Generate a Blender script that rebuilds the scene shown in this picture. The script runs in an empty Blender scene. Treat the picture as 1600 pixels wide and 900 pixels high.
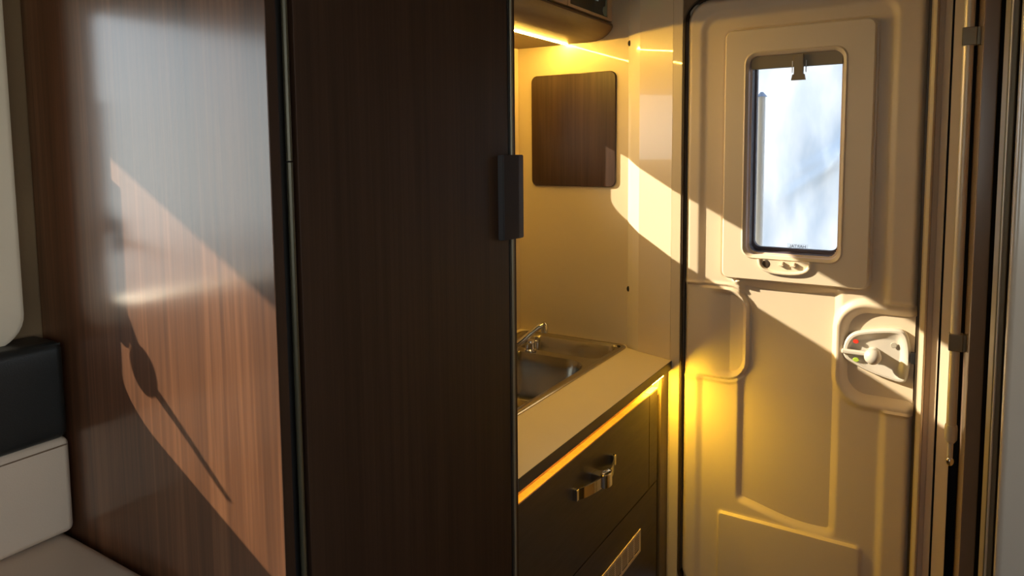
import bpy, bmesh, math, random
import numpy as np
from mathutils import Vector, Matrix, Quaternion

C = bpy.context.scene.collection
PI = math.pi
H = 1.45            # height of the lens above the floor; z below is given from lens height

# ------------------------------------------------------------------ camera
cam_d = bpy.data.cameras.new('camera')
cam = bpy.data.objects.new('camera', cam_d)
C.objects.link(cam)
F_PX, CY = 1085.98, 327.05
cam_d.sensor_fit = 'HORIZONTAL'
cam_d.sensor_width = 36.0
cam_d.lens = F_PX / 1600 * 36.0
cam_d.shift_y = (CY - 450) / 1600
cam_d.clip_start = 0.02
yaw, pitch, roll = 0.559076, 0.084061, -0.009118
f = Vector((-math.sin(yaw) * math.cos(pitch), math.cos(yaw) * math.cos(pitch), -math.sin(pitch)))
r = Vector((math.cos(yaw), math.sin(yaw), 0))
u = r.cross(f)
r2 = math.cos(roll) * r + math.sin(roll) * u
u2 = -math.sin(roll) * r + math.cos(roll) * u
M3 = Matrix((r2, u2, -f)).transposed()
cam.matrix_world = Matrix.Translation((0, 0, H)) @ M3.to_4x4()
bpy.context.scene.camera = cam

# ------------------------------------------------------------------ light
sc = bpy.context.scene
sc.view_settings.view_transform = 'Standard'
sc.view_settings.look = 'None'
sc.view_settings.exposure = 0.0
sc.view_settings.gamma = 1.0
sc.view_settings.use_curve_mapping = False
SKY = 4.2
SUN = 12.5
LED_TOP, LED_LOW, LED_END = 360.0, 20.0, 1000.0
w = bpy.data.worlds.new('sky')
sc.world = w
w.use_nodes = True
nt = w.node_tree
nt.nodes.clear()
wo = nt.nodes.new('ShaderNodeOutputWorld')
bg = nt.nodes.new('ShaderNodeBackground')
tc = nt.nodes.new('ShaderNodeTexCoord')
sp = nt.nodes.new('ShaderNodeSeparateXYZ')
cr = nt.nodes.new('ShaderNodeValToRGB')
nt.links.new(tc.outputs['Generated'], sp.inputs[0])
nt.links.new(sp.outputs['Z'], cr.inputs[0])
cr.color_ramp.elements[0].position = 0.0
cr.color_ramp.elements[0].color = (0.86, 0.88, 0.82, 1)
cr.color_ramp.elements[1].position = 0.6
cr.color_ramp.elements[1].color = (0.55, 0.72, 0.95, 1)
nt.links.new(cr.outputs[0], bg.inputs[0])
bg.inputs[1].default_value = SKY
nt.links.new(bg.outputs[0], wo.inputs[0])

sd = bpy.data.lights.new('sun', 'SUN')
sun = bpy.data.objects.new('sun', sd)
C.objects.link(sun)
sun_dir = Vector((1, 0.46, -0.52)).normalized()
sun.rotation_mode = 'QUATERNION'
sun.rotation_quaternion = sun_dir.to_track_quat('-Z', 'Y')
sun.location = (-6, -3, 5)
sd.energy = SUN
sd.angle = math.radians(0.5)
sd.color = (1.0, 0.82, 0.58)
cy = sc.cycles
cy.max_bounces = 10
cy.diffuse_bounces = 6
cy.glossy_bounces = 5
cy.transparent_max_bounces = 12
cy.sample_clamp_indirect = 4.0
cy.caustics_reflective = False
cy.caustics_refractive = False
cy.use_denoising = True


# ------------------------------------------------------------------ materials
def mat(name, col, rough=0.5, metal=0.0, coat=0.0, coat_rough=0.05, bump=0.0, bscale=200, vary=0.0, spec=0.5, aniso=0.0):
    m = bpy.data.materials.new(name)
    m.use_nodes = True
    n = m.node_tree
    b = n.nodes['Principled BSDF']
    b.inputs['Base Color'].default_value = (*col, 1)
    b.inputs['Roughness'].default_value = rough
    b.inputs['Metallic'].default_value = metal
    b.inputs['Coat Weight'].default_value = coat
    b.inputs['Coat Roughness'].default_value = coat_rough
    b.inputs['Specular IOR Level'].default_value = spec
    b.inputs['Anisotropic'].default_value = aniso
    t = n.nodes.new('ShaderNodeTexCoord')
    no = n.nodes.new('ShaderNodeTexNoise')
    no.inputs['Scale'].default_value = bscale
    no.inputs['Detail'].default_value = 4
    n.links.new(t.outputs['Object'], no.inputs['Vector'])
    if bump:
        bp = n.nodes.new('ShaderNodeBump')
        bp.inputs['Strength'].default_value = bump
        bp.inputs['Distance'].default_value = 0.001
        n.links.new(no.outputs['Fac'], bp.inputs['Height'])
        n.links.new(bp.outputs[0], b.inputs['Normal'])
    mx = n.nodes.new('ShaderNodeMix')
    mx.data_type = 'RGBA'
    mx.inputs['A'].default_value = (*[c * (1 - vary) for c in col], 1)
    mx.inputs['B'].default_value = (*[min(1, c * (1 + vary)) for c in col], 1)
    n2 = n.nodes.new('ShaderNodeTexNoise')
    n2.inputs['Scale'].default_value = 7
    n.links.new(t.outputs['Object'], n2.inputs['Vector'])
    n.links.new(n2.outputs['Fac'], mx.inputs['Factor'])
    n.links.new(mx.outputs['Result'], b.inputs['Base Color'])
    return m


def wood(name, cols, rough=0.4, coat=0.0, coat_rough=0.1, sx=(60, 60, 1.2), fine=0.35, spec=0.5, bump=0.08, coat_ior=1.5):
    """vertical grain: stretched noise, two scales"""
    m = bpy.data.materials.new(name)
    m.use_nodes = True
    n = m.node_tree
    b = n.nodes['Principled BSDF']
    b.inputs['Roughness'].default_value = rough
    b.inputs['Coat Weight'].default_value = coat
    b.inputs['Coat Roughness'].default_value = coat_rough
    b.inputs['Coat IOR'].default_value = coat_ior
    b.inputs['Specular IOR Level'].default_value = spec
    t = n.nodes.new('ShaderNodeTexCoord')
    mp = n.nodes.new('ShaderNodeMapping')
    mp.inputs['Scale'].default_value = sx
    n.links.new(t.outputs['Object'], mp.inputs['Vector'])
    a = n.nodes.new('ShaderNodeTexNoise')
    a.inputs['Scale'].default_value = 1.0
    a.inputs['Detail'].default_value = 5
    a.inputs['Roughness'].default_value = 0.62
    a.inputs['Distortion'].default_value = 0.5
    n.links.new(mp.outputs[0], a.inputs['Vector'])
    mp2 = n.nodes.new('ShaderNodeMapping')
    mp2.inputs['Scale'].default_value = (sx[0] * 6, sx[1] * 6, sx[2] * 2.5)
    n.links.new(t.outputs['Object'], mp2.inputs['Vector'])
    c = n.nodes.new('ShaderNodeTexNoise')
    c.inputs['Scale'].default_value = 1.0
    c.inputs['Detail'].default_value = 3
    n.links.new(mp2.outputs[0], c.inputs['Vector'])
    mf = n.nodes.new('ShaderNodeMix')
    mf.inputs['Factor'].default_value = fine
    n.links.new(a.outputs['Fac'], mf.inputs[2])
    n.links.new(c.outputs['Fac'], mf.inputs[3])
    rp = n.nodes.new('ShaderNodeValToRGB')
    e = rp.color_ramp.elements
    e[0].position = 0.32
    e[0].color = (*cols[0], 1)
    e[1].position = 0.68
    e[1].color = (*cols[2], 1)
    k = e.new(0.5)
    k.color = (*cols[1], 1)
    n.links.new(mf.outputs[0], rp.inputs[0])
    n.links.new(rp.outputs[0], b.inputs['Base Color'])
    if bump:
        bp = n.nodes.new('ShaderNodeBump')
        bp.inputs['Strength'].default_value = bump
        bp.inputs['Distance'].default_value = 0.0005
        n.links.new(mf.outputs[0], bp.inputs['Height'])
        n.links.new(bp.outputs[0], b.inputs['Normal'])
    return m


def emit(name, col, s):
    m = bpy.data.materials.new(name)
    m.use_nodes = True
    n = m.node_tree
    n.nodes.clear()
    o = n.nodes.new('ShaderNodeOutputMaterial')
    e = n.nodes.new('ShaderNodeEmission')
    e.inputs[0].default_value = (*col, 1)
    e.inputs[1].default_value = s
    n.links.new(e.outputs[0], o.inputs[0])
    return m


def clear_pane(name, tint=(0.93, 0.95, 0.97)):
    m = bpy.data.materials.new(name)
    m.use_nodes = True
    n = m.node_tree
    n.nodes.clear()
    o = n.nodes.new('ShaderNodeOutputMaterial')
    t = n.nodes.new('ShaderNodeBsdfTransparent')
    t.inputs[0].default_value = (*tint, 1)
    g = n.nodes.new('ShaderNodeBsdfGlossy')
    g.inputs['Roughness'].default_value = 0.02
    fr = n.nodes.new('ShaderNodeFresnel')
    fr.inputs[0].default_value = 1.3
    mx = n.nodes.new('ShaderNodeMixShader')
    n.links.new(fr.outputs[0], mx.inputs[0])
    n.links.new(t.outputs[0], mx.inputs[1])
    n.links.new(g.outputs[0], mx.inputs[2])
    n.links.new(mx.outputs[0], o.inputs[0])
    return m


def translucent_white():
    m = bpy.data.materials.new('translucent_white_film')
    m.use_nodes = True
    n = m.node_tree
    n.nodes.clear()
    o = n.nodes.new('ShaderNodeOutputMaterial')
    t = n.nodes.new('ShaderNodeBsdfTranslucent')
    t.inputs[0].default_value = (0.97, 0.97, 0.97, 1)
    tr = n.nodes.new('ShaderNodeBsdfTransparent')
    mx = n.nodes.new('ShaderNodeMixShader')
    mx.inputs[0].default_value = 0.75
    n.links.new(t.outputs[0], mx.inputs[1])
    n.links.new(tr.outputs[0], mx.inputs[2])
    n.links.new(mx.outputs[0], o.inputs[0])
    return m


def sheet_mat():
    m = bpy.data.materials.new('white_cover_fabric')
    m.use_nodes = True
    n = m.node_tree
    n.nodes.clear()
    o = n.nodes.new('ShaderNodeOutputMaterial')
    d = n.nodes.new('ShaderNodeBsdfDiffuse')
    t = n.nodes.new('ShaderNodeBsdfTranslucent')
    d.inputs[0].default_value = (0.6, 0.62, 0.66, 1)
    t.inputs[0].default_value = (0.74, 0.76, 0.86, 1)
    no = n.nodes.new('ShaderNodeTexNoise')
    no.inputs['Scale'].default_value = 3.0
    no.inputs['Detail'].default_value = 5
    tcx = n.nodes.new('ShaderNodeTexCoord')
    mp = n.nodes.new('ShaderNodeMapping')
    mp.inputs['Scale'].default_value = (2.5, 1, 0.9)
    mp.inputs['Rotation'].default_value = (0, 0.5, 0)
    n.links.new(tcx.outputs['Object'], mp.inputs[0])
    n.links.new(mp.outputs[0], no.inputs[0])
    rp = n.nodes.new('ShaderNodeValToRGB')
    rp.color_ramp.elements[0].position = 0.35
    rp.color_ramp.elements[0].color = (0.40, 0.445, 0.51, 1)  # bluish shade of the folds put into the cloth colour
    rp.color_ramp.elements[1].position = 0.6
    rp.color_ramp.elements[1].color = (0.80, 0.765, 0.74, 1)
    n.links.new(no.outputs['Fac'], rp.inputs[0])
    n.links.new(rp.outputs[0], t.inputs[0])
    mx = n.nodes.new('ShaderNodeMixShader')
    mx.inputs[0].default_value = 0.6
    n.links.new(d.outputs[0], mx.inputs[1])
    n.links.new(t.outputs[0], mx.inputs[2])
    n.links.new(mx.outputs[0], o.inputs[0])
    return m


M = {}
M['panel_wood'] = wood('walnut_gloss', [(0.062, 0.026, 0.013), (0.132, 0.053, 0.023), (0.235, 0.102, 0.045)], rough=0.5, spec=0.25, coat=1.0, coat_rough=0.17, sx=(19, 19, 0.7), coat_ior=1.6, fine=0.35, bump=0.0)
M['dark_wood'] = wood('wenge_satin', [(0.020, 0.0095, 0.005), (0.032, 0.015, 0.008), (0.046, 0.022, 0.012)], rough=0.5, sx=(45, 45, 1.0), spec=0.22)
M['board_wood'] = wood('walnut_board', [(0.022, 0.011, 0.007), (0.042, 0.022, 0.015), (0.062, 0.033, 0.023)], rough=0.35, sx=(40, 40, 1.5), spec=0.5)
M['front_wood'] = wood('umber_front', [(0.030, 0.020, 0.012), (0.048, 0.032, 0.020), (0.062, 0.042, 0.028)], rough=0.42, sx=(3, 3, 40), spec=0.4)
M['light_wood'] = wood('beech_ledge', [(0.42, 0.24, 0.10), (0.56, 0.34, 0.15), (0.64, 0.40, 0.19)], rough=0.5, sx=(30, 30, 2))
M['recess_wood'] = wood('beech_shade_in_colour', [(0.22, 0.11, 0.04), (0.32, 0.17, 0.065), (0.42, 0.24, 0.10)], rough=0.5, sx=(30, 45, 2))  # same beech as the ledge, with the recess shade put into its colour
M['side_wood'] = wood('olive_end_panel', [(0.10, 0.07, 0.035), (0.14, 0.095, 0.05), (0.16, 0.11, 0.06)], rough=0.4, sx=(50, 50, 1))
M['bronze'] = wood('bronze_underside', [(0.12, 0.08, 0.045), (0.17, 0.115, 0.065), (0.20, 0.14, 0.08)], rough=0.38, sx=(12, 2, 12), spec=0.5)
M['cream_plastic'] = mat('cream_moulded_plastic', (0.70, 0.58, 0.42), 0.42, bump=0.06, bscale=900, vary=0.02)
M['cream_frame'] = mat('cream_window_surround', (0.73, 0.62, 0.46), 0.4, vary=0.02)
M['wall_gloss'] = mat('cream_wall_laminate', (0.66, 0.55, 0.38), 0.30, coat=0.7, coat_rough=0.035, bump=0.03, bscale=60, vary=0.02)
M['wall_strip'] = mat('lightened_cream_profile', (0.74, 0.66, 0.52), 0.22, coat=0.8, coat_rough=0.1, vary=0.01)  # lighter than the walls: light on the angled strip put into its colour
M['cab_cream'] = mat('beige_cabinet_front', (0.62, 0.47, 0.32), 0.35, vary=0.02)
M['worktop'] = mat('beige_worktop', (0.74, 0.65, 0.50), 0.38, vary=0.03)
M['edge'] = mat('dark_edge_band', (0.055, 0.042, 0.026), 0.4)
M['black'] = mat('black_rubber', (0.006, 0.005, 0.004), 0.55)
M['seal'] = mat('dark_brown_seal', (0.05, 0.034, 0.02), 0.45)
M['handle_dark'] = mat('matt_dark_handle', (0.018, 0.013, 0.013), 0.45, vary=0.05)
M['alu'] = mat('brushed_aluminium', (0.66, 0.60, 0.50), 0.38, metal=0.35, vary=0.04)
M['alu_dull'] = mat('anodised_profile', (0.22, 0.185, 0.12), 0.4, metal=0.4, vary=0.05)
M['hinge'] = mat('dark_bronze_hinge', (0.07, 0.06, 0.035), 0.35, metal=0.4)
M['chrome'] = mat('chrome', (0.78, 0.76, 0.72), 0.08, metal=1.0)
M['steel'] = mat('brushed_stainless_steel', (0.50, 0.46, 0.39), 0.22, metal=1.0, bump=0.05, bscale=500, vary=0.05, aniso=0.4)
M['leather_black'] = mat('black_leather', (0.012, 0.013, 0.012), 0.42, bump=0.35, bscale=420, vary=0.1)
M['leather_cream'] = mat('cream_leather', (0.64, 0.50, 0.36), 0.5, bump=0.22, bscale=380, vary=0.05)
M['thread'] = mat('brown_thread', (0.22, 0.14, 0.08), 0.7)
M['felt'] = mat('brown_wall_lining', (0.20, 0.125, 0.06), 0.9, bump=0.5, bscale=150, vary=0.25)
M['ceiling'] = mat('pale_ceiling_lining', (0.45, 0.38, 0.29), 0.6, vary=0.03)
M['floor'] = wood('grey_brown_floor', [(0.10, 0.075, 0.05), (0.14, 0.10, 0.07), (0.18, 0.13, 0.09)], rough=0.45, sx=(1.5, 30, 30))
M['lock_plastic'] = mat('warm_grey_lock_plastic', (0.56, 0.52, 0.45), 0.4, vary=0.02)
M['lock_dark'] = mat('grey_lock_scoop', (0.40, 0.37, 0.31), 0.42)
M['red'] = mat('red_marker', (0.75, 0.04, 0.02), 0.4)
M['green'] = mat('green_marker', (0.36, 0.52, 0.06), 0.4)
M['pinkish'] = mat('pale_reveal_plastic', (0.82, 0.68, 0.64), 0.4)
M['gasket'] = mat('violet_grey_gasket', (0.10, 0.075, 0.10), 0.5)
M['taupe'] = mat('taupe_blind_plastic', (0.24, 0.20, 0.14), 0.45)
M['pane'] = clear_pane('acrylic_pane')
M['sheet'] = sheet_mat()
M['label'] = translucent_white()
M['sleeve'] = mat('bright_white_sleeve', (0.95, 0.95, 0.96), 0.5)
M['white'] = mat('white_plastic', (0.85, 0.86, 0.88), 0.4)
M['grille'] = mat('light_beige_grille', (0.80, 0.66, 0.48), 0.45)
M['bluewhite'] = mat('pale_blue_strap', (0.30, 0.40, 0.62), 0.5)
M['glossbrown'] = mat('glossy_brown_panel', (0.32, 0.22, 0.15), 0.25, coat=0.6, coat_rough=0.15, vary=0.06)
M['nearpanel'] = mat('pearl_grey_panel', (0.46, 0.37, 0.28), 0.22, coat=0.5, coat_rough=0.15, vary=0.03)
M['led'] = emit('warm_led', (1.0, 0.58, 0.085), LED_TOP)
M['led_low'] = emit('amber_led', (1.0, 0.52, 0.03), LED_LOW)
M['led_end'] = emit('amber_led_end', (1.0, 0.60, 0.04), LED_END)
M['screen'] = mat('black_glass_display', (0.012, 0.011, 0.008), 0.12, coat=0.5)
M['screen_green'] = emit('green_display_segment', (0.20, 0.42, 0.10), 0.5)
M['screen_grey'] = emit('grey_display_segment', (0.35, 0.36, 0.30), 0.3)
M['sticker_blue'] = mat('blue_grey_sticker', (0.22, 0.32, 0.34), 0.4)
M['ground'] = mat('pale_dry_ground', (0.42, 0.38, 0.32), 0.9, vary=0.25)
M['sun_block'] = mat('grey_sun_block', (0.5, 0.5, 0.5), 0.5)
M['print'] = mat('black_print', (0.02, 0.02, 0.03), 0.6)

# ------------------------------------------------------------------ builders
ROOT = {}


def root(name, label, cat, loc, kind=None, group=None):
    o = bpy.data.objects.new(name, None)
    C.objects.link(o)
    o.empty_display_size = 0.05
    o.location = (loc[0], loc[1], loc[2] + H)
    ROOT[o.name] = Vector(o.location)
    setp(o, label, cat, kind, group)
    return o


def setp(o, label=None, cat=None, kind=None, group=None):
    if label: o['label'] = label
    if cat: o['category'] = cat
    if kind: o['kind'] = kind
    if group: o['group'] = group
    return o


def origin(parent):
    v = Vector((0, 0, 0))
    while parent is not None:
        v += Vector(parent.location)
        parent = parent.parent
    return v


def link(name, me, m, parent=None, smooth=True, loc=None):
    """me is in lens-height coordinates; moved to metres above floor and to its parent"""
    o = bpy.data.objects.new(name, me)
    C.objects.link(o)
    off = Vector((0, 0, H))
    me.transform(Matrix.Translation(off))
    base = origin(parent)
    if loc is None:
        co = np.empty(len(me.vertices) * 3)
        me.vertices.foreach_get('co', co)
        co = co.reshape(-1, 3)
        c = (co.min(0) + co.max(0)) / 2
        loc = Vector((float(c[0]), float(c[1]), float(co[:, 2].min())))
    me.transform(Matrix.Translation(-loc))
    o.location = loc - base
    if parent is not None:
        o.parent = parent
    if m is not None:
        me.materials.append(m if not isinstance(m, str) else M[m])
    if smooth:
        me.shade_smooth()
        try:
            me.set_sharp_from_angle(angle=math.radians(32))
        except Exception:
            pass
        if len(me.polygons) < 3000:
            wn = o.modifiers.new('weighted_normal', 'WEIGHTED_NORMAL')
            wn.keep_sharp = True
            wn.weight = 80
    return o


def bm_mesh(bm, name):
    bmesh.ops.recalc_face_normals(bm, faces=bm.faces)
    me = bpy.data.meshes.new(name)
    bm.to_mesh(me)
    bm.free()
    return me


def add_box(bm, x0, x1, y0, y1, z0, z1, bev=0.0, seg=2):
    t = bmesh.new()
    bmesh.ops.create_cube(t, size=1)
    for v in t.verts:
        v.co = Vector(((x0 + x1) / 2 + v.co.x * abs(x1 - x0), (y0 + y1) / 2 + v.co.y * abs(y1 - y0), (z0 + z1) / 2 + v.co.z * abs(z1 - z0)))
    if bev:
        bmesh.ops.bevel(t, geom=list(t.edges), offset=bev, segments=seg, profile=0.5, affect='EDGES')
    tmp = bpy.data.meshes.new('t')
    t.to_mesh(tmp)
    t.free()
    bm.from_mesh(tmp)
    bpy.data.meshes.remove(tmp)


def box(name, x0, x1, y0, y1, z0, z1, m, parent=None, bev=0.002, seg=2):
    bm = bmesh.new()
    add_box(bm, x0, x1, y0, y1, z0, z1, bev, seg)
    return link(name, bm_mesh(bm, name), m, parent)


def boxes(name, lst, m, parent=None, bev=0.0, seg=2):
    bm = bmesh.new()
    for b in lst:
        add_box(bm, *b, bev=bev, seg=seg)
    return link(name, bm_mesh(bm, name), m, parent)


def add_loft(bm, loops, cap0=False, cap1=False, closed=True):
    rows = [[bm.verts.new(p) for p in lp] for lp in loops]
    n = len(rows[0])
    for a, b in zip(rows, rows[1:]):
        for i in range(n if closed else n - 1):
            j = (i + 1) % n
            bm.faces.new((a[i], a[j], b[j], b[i]))
    if cap0: bm.faces.new(rows[0][::-1])
    if cap1: bm.faces.new(rows[-1])


def loft(name, loops, m, parent=None, cap0=False, cap1=False, closed=True):
    bm = bmesh.new()
    add_loft(bm, loops, cap0, cap1, closed)
    return link(name, bm_mesh(bm, name), m, parent)


def rr(a0, a1, b0, b1, rad, n=8):
    """rounded rectangle outline in a 2-D plane"""
    pts = []
    for (ca, cb, s) in ((a1 - rad, b1 - rad, 0), (a0 + rad, b1 - rad, 1), (a0 + rad, b0 + rad, 2), (a1 - rad, b0 + rad, 3)):
        for k in range(n + 1):
            t = (s + k / n) * PI / 2
            pts.append((ca + rad * math.cos(t), cb + rad * math.sin(t)))
    return pts


def rrX(X, y0, y1, z0, z1, rad, n=8): return [(X, a, b) for a, b in rr(y0, y1, z0, z1, rad, n)]
def rrY(Y, x0, x1, z0, z1, rad, n=8): return [(a, Y, b) for a, b in rr(x0, x1, z0, z1, rad, n)]
def rrZ(Z, x0, x1, y0, y1, rad, n=8): return [(a, b, Z) for a, b in rr(x0, x1, y0, y1, rad, n)]


def add_tube(bm, pts, rad, n=14, cap=True):
    pts = [Vector(p) for p in pts]
    rads = rad if isinstance(rad, (list, tuple)) else [rad] * len(pts)
    loops = []
    up = None
    for i, p in enumerate(pts):
        a = pts[max(i - 1, 0)]
        b = pts[min(i + 1, len(pts) - 1)]
        t = (b - a).normalized()
        if up is None:
            up = Vector((0, 0, 1)) if abs(t.z) < 0.9 else Vector((1, 0, 0))
        s = t.cross(up).normalized()
        up = s.cross(t).normalized()
        loops.append([p + rads[i] * (math.cos(q) * s + math.sin(q) * up) for q in [2 * PI * k / n for k in range(n)]])
    add_loft(bm, loops, cap, cap)


def tube(name, pts, rad, m, parent=None, n=14, cap=True):
    bm = bmesh.new()
    add_tube(bm, pts, rad, n, cap)
    return link(name, bm_mesh(bm, name), m, parent)


def prism(name, poly, z0, z1, m, parent=None, bev=0.0):
    bm = bmesh.new()
    add_loft(bm, [[(x, y, z0) for x, y in poly], [(x, y, z1) for x, y in poly]], True, True)
    if bev:
        bmesh.ops.bevel(bm, geom=[e for e in bm.edges], offset=bev, segments=2, affect='EDGES')
    return link(name, bm_mesh(bm, name), m, parent)


def sphere(name, c, rad, m, parent=None, sc_=(1, 1, 1), seg=24):
    bm = bmesh.new()
    bmesh.ops.create_uvsphere(bm, u_segments=seg, v_segments=seg // 2, radius=rad)
    for v in bm.verts:
        v.co = Vector((c[0] + v.co.x * sc_[0], c[1] + v.co.y * sc_[1], c[2] + v.co.z * sc_[2]))
    return link(name, bm_mesh(bm, name), m, parent)


def holed_wall(bm, fixed, axis, a_cuts, b_cuts, holes):
    """wall slab as boxes between cut lines, leaving out the holes. axis 'x': slab normal to x"""
    for i in range(len(a_cuts) - 1):
        for j in range(len(b_cuts) - 1):
            a0, a1, b0, b1 = a_cuts[i], a_cuts[i + 1], b_cuts[j], b_cuts[j + 1]
            ca, cb = (a0 + a1) / 2, (b0 + b1) / 2
            if any(h[0] < ca < h[1] and h[2] < cb < h[3] for h in holes):
                continue
            if axis == 'x': add_box(bm, fixed[0], fixed[1], a0, a1, b0, b1)
            else: add_box(bm, a0, a1, fixed[0], fixed[1], b0, b1)


# ------------------------------------------------------------------ setting
FL, CE = -H, 0.56
setp(box('floor', -1.42, 1.0, -1.4, 2.32, FL - 0.04, FL, 'floor', bev=0), 'wood-look floor of the motorhome', 'floor', 'structure')
setp(box('ceiling', -1.42, 1.0, -1.4, 2.32, CE, CE + 0.04, 'ceiling', bev=0), 'pale lined ceiling of the motorhome', 'ceiling', 'structure')
XL = -1.345
# window side wall with two window openings
W1 = (-0.45, 0.485, -0.282, 0.27)       # seat window clear opening y0 y1 z0 z1
W2 = (1.30, 2.05, -0.040, 0.225)       # kitchen window
bm = bmesh.new()
holed_wall(bm, (XL - 0.05, XL), 'x', [-1.4, W1[0] - 0.01, W1[1] + 0.01, W2[0] - 0.01, W2[1] + 0.01, 2.32],
           [FL, W1[2] - 0.01, W2[2] - 0.01, W2[3] + 0.01, W1[3] + 0.01, CE],
           [(W1[0] - 0.01, W1[1] + 0.01, W1[2] - 0.01, W1[3] + 0.01), (W2[0] - 0.01, W2[1] + 0.01, W2[2] - 0.01, W2[3] + 0.01)])
setp(link('wall_left', bm_mesh(bm, 'wall_left'), 'felt', smooth=False), 'brown lined side wall behind the seat', 'wall', 'structure')
bm = bmesh.new()
holed_wall(bm, (XL - 0.002, XL + 0.002), 'x', [1.151, W2[0] - 0.01, W2[1] + 0.01, 2.199], [FL, W2[2] - 0.01, W2[3] + 0.01, CE - 0.001], [(W2[0] - 0.01, W2[1] + 0.01, W2[2] - 0.01, W2[3] + 0.01)])
setp(link('wall_kitchen', bm_mesh(bm, 'wall_kitchen'), 'wall_gloss', smooth=False), 'cream wall lining around the kitchen window', 'wall', 'structure')
# rest of the shell, behind the lens
bm = bmesh.new()
holed_wall(bm, (-1.4, -1.35), 'y', [-1.42, -0.35, 0.80, 0.95], [FL, -0.30, 0.45, CE], [(-0.35, 0.80, -0.30, 0.45)])
setp(link('wall_near', bm_mesh(bm, 'wall_near'), 'cream_plastic', smooth=False), 'cream wall behind the viewer', 'wall', 'structure')
bm = bmesh.new()
holed_wall(bm, (0.90, 0.95), 'x', [-1.4, -1.20, 0.70, 2.32], [FL, -0.30, 0.48, CE], [(-1.20, 0.70, -0.30, 0.48)])
setp(link('wall_right', bm_mesh(bm, 'wall_right'), 'cab_cream', smooth=False), 'cream side wall on the right', 'wall', 'structure')


def window_unit(name, Wn, bz, by, depth, label, xface=XL, out=0.055):
    y0, y1, z0, z1 = Wn
    rt = root(name, label, 'window', (xface, (y0 + y1) / 2, z0), kind='structure')
    rin, ro = 0.045, 0.055
    xi = xface + depth
    L = []
    L.append(rrX(xface - 0.002, y0 - by, y1 + by, z0 - bz, z1 + bz, ro))
    L.append(rrX(xi - 0.014, y0 - by, y1 + by, z0 - bz, z1 + bz, ro))
    L.append(rrX(xi - 0.005, y0 - by + 0.003, y1 + by - 0.003, z0 - bz + 0.003, z1 + bz - 0.003, ro - 0.003))
    L.append(rrX(xi, y0 - by + 0.011, y1 + by - 0.011, z0 - bz + 0.011, z1 + bz - 0.011, ro - 0.01))
    L.append(rrX(xi, y0 - 0.004, y1 + 0.004, z0 - 0.004, z1 + 0.004, rin))
    L.append(rrX(xi - 0.006, y0, y1, z0, z1, rin - 0.003))
    L.append(rrX(xface - out, y0, y1, z0, z1, rin - 0.003))
    loft('window_frame', L, 'cream_frame', rt)
    loft('window_pane', [rrX(xface - out + 0.006, y0 - 0.001, y1 + 0.001, z0 - 0.001, z1 + 0.001, rin - 0.003),
                         rrX(xface - out + 0.002, y0 - 0.001, y1 + 0.001, z0 - 0.001, z1 + 0.001, rin - 0.003)], 'pane', rt, True, True)
    return rt


w1 = window_unit('window_1', W1, 0.036, 0.052, 0.055, 'cream rounded window surround above the seat back')
# stay of the seat window: rail, knob and rod that throw the thin shadow on the wood
xs = XL - 0.015
box('stay_rail', xs - 0.006, xs + 0.006, 0.446, 0.476, -0.15, 0.10, 'black', w1, bev=0.002)
sphere('stay_knob', (xs, 0.428, -0.158), 0.021, 'black', w1, sc_=(0.6, 0.75, 1.7))
tube('stay_rod', [(xs, 0.452, -0.09), (xs, 0.425, -0.165), (xs, 0.380, -0.186), (xs, 0.337, -0.210)], [0.006, 0.008, 0.005, 0.004], 'black', w1, n=8)
w2 = window_unit('window_2', W2, 0.045, 0.045, 0.05, 'cream framed kitchen window over the sink behind the tall cabinet')
w3 = root('fill_window_right', 'wide window added out of view to the right for fill light', 'window', (0.92, -0.25, -0.30), kind='structure')  # unseen opening added to let sky fill onto the bench
loft('window_frame', [rrX(0.895, -1.24, 0.74, -0.34, 0.52, 0.06), rrX(0.885, -1.23, 0.73, -0.33, 0.51, 0.055), rrX(0.885, -1.195, 0.695, -0.295, 0.475, 0.03), rrX(0.95, -1.195, 0.695, -0.295, 0.475, 0.03)], 'cream_frame', w3)
loft('window_pane', [rrX(0.93, -1.195, 0.695, -0.295, 0.475, 0.03), rrX(0.934, -1.195, 0.695, -0.295, 0.475, 0.03)], 'pane', w3, True, True)

w4 = root('fill_window_near', 'window added behind the viewer for fill light', 'window', (0.22, -1.35, -0.30), kind='structure')  # unseen opening added to lift the ambient light on the door
loft('window_frame', [rrY(-1.345, -0.39, 0.84, -0.34, 0.49, 0.06), rrY(-1.335, -0.38, 0.83, -0.33, 0.48, 0.055), rrY(-1.335, -0.345, 0.795, -0.295, 0.445, 0.03), rrY(-1.40, -0.345, 0.795, -0.295, 0.445, 0.03)], 'cream_frame', w4)
loft('window_pane', [rrY(-1.385, -0.345, 0.795, -0.295, 0.445, 0.03), rrY(-1.381, -0.345, 0.795, -0.295, 0.445, 0.03)], 'pane', w4, True, True)

# wall over the counter and at the door
YW, YD = 2.20, 2.105
ZC = -0.67
setp(box('wall_far', XL, -0.905, YW, YW + 0.04, FL, CE, 'wall_gloss', bev=0), 'glossy cream wall behind the sink lit yellow by the light strip', 'wall', 'structure')
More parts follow.
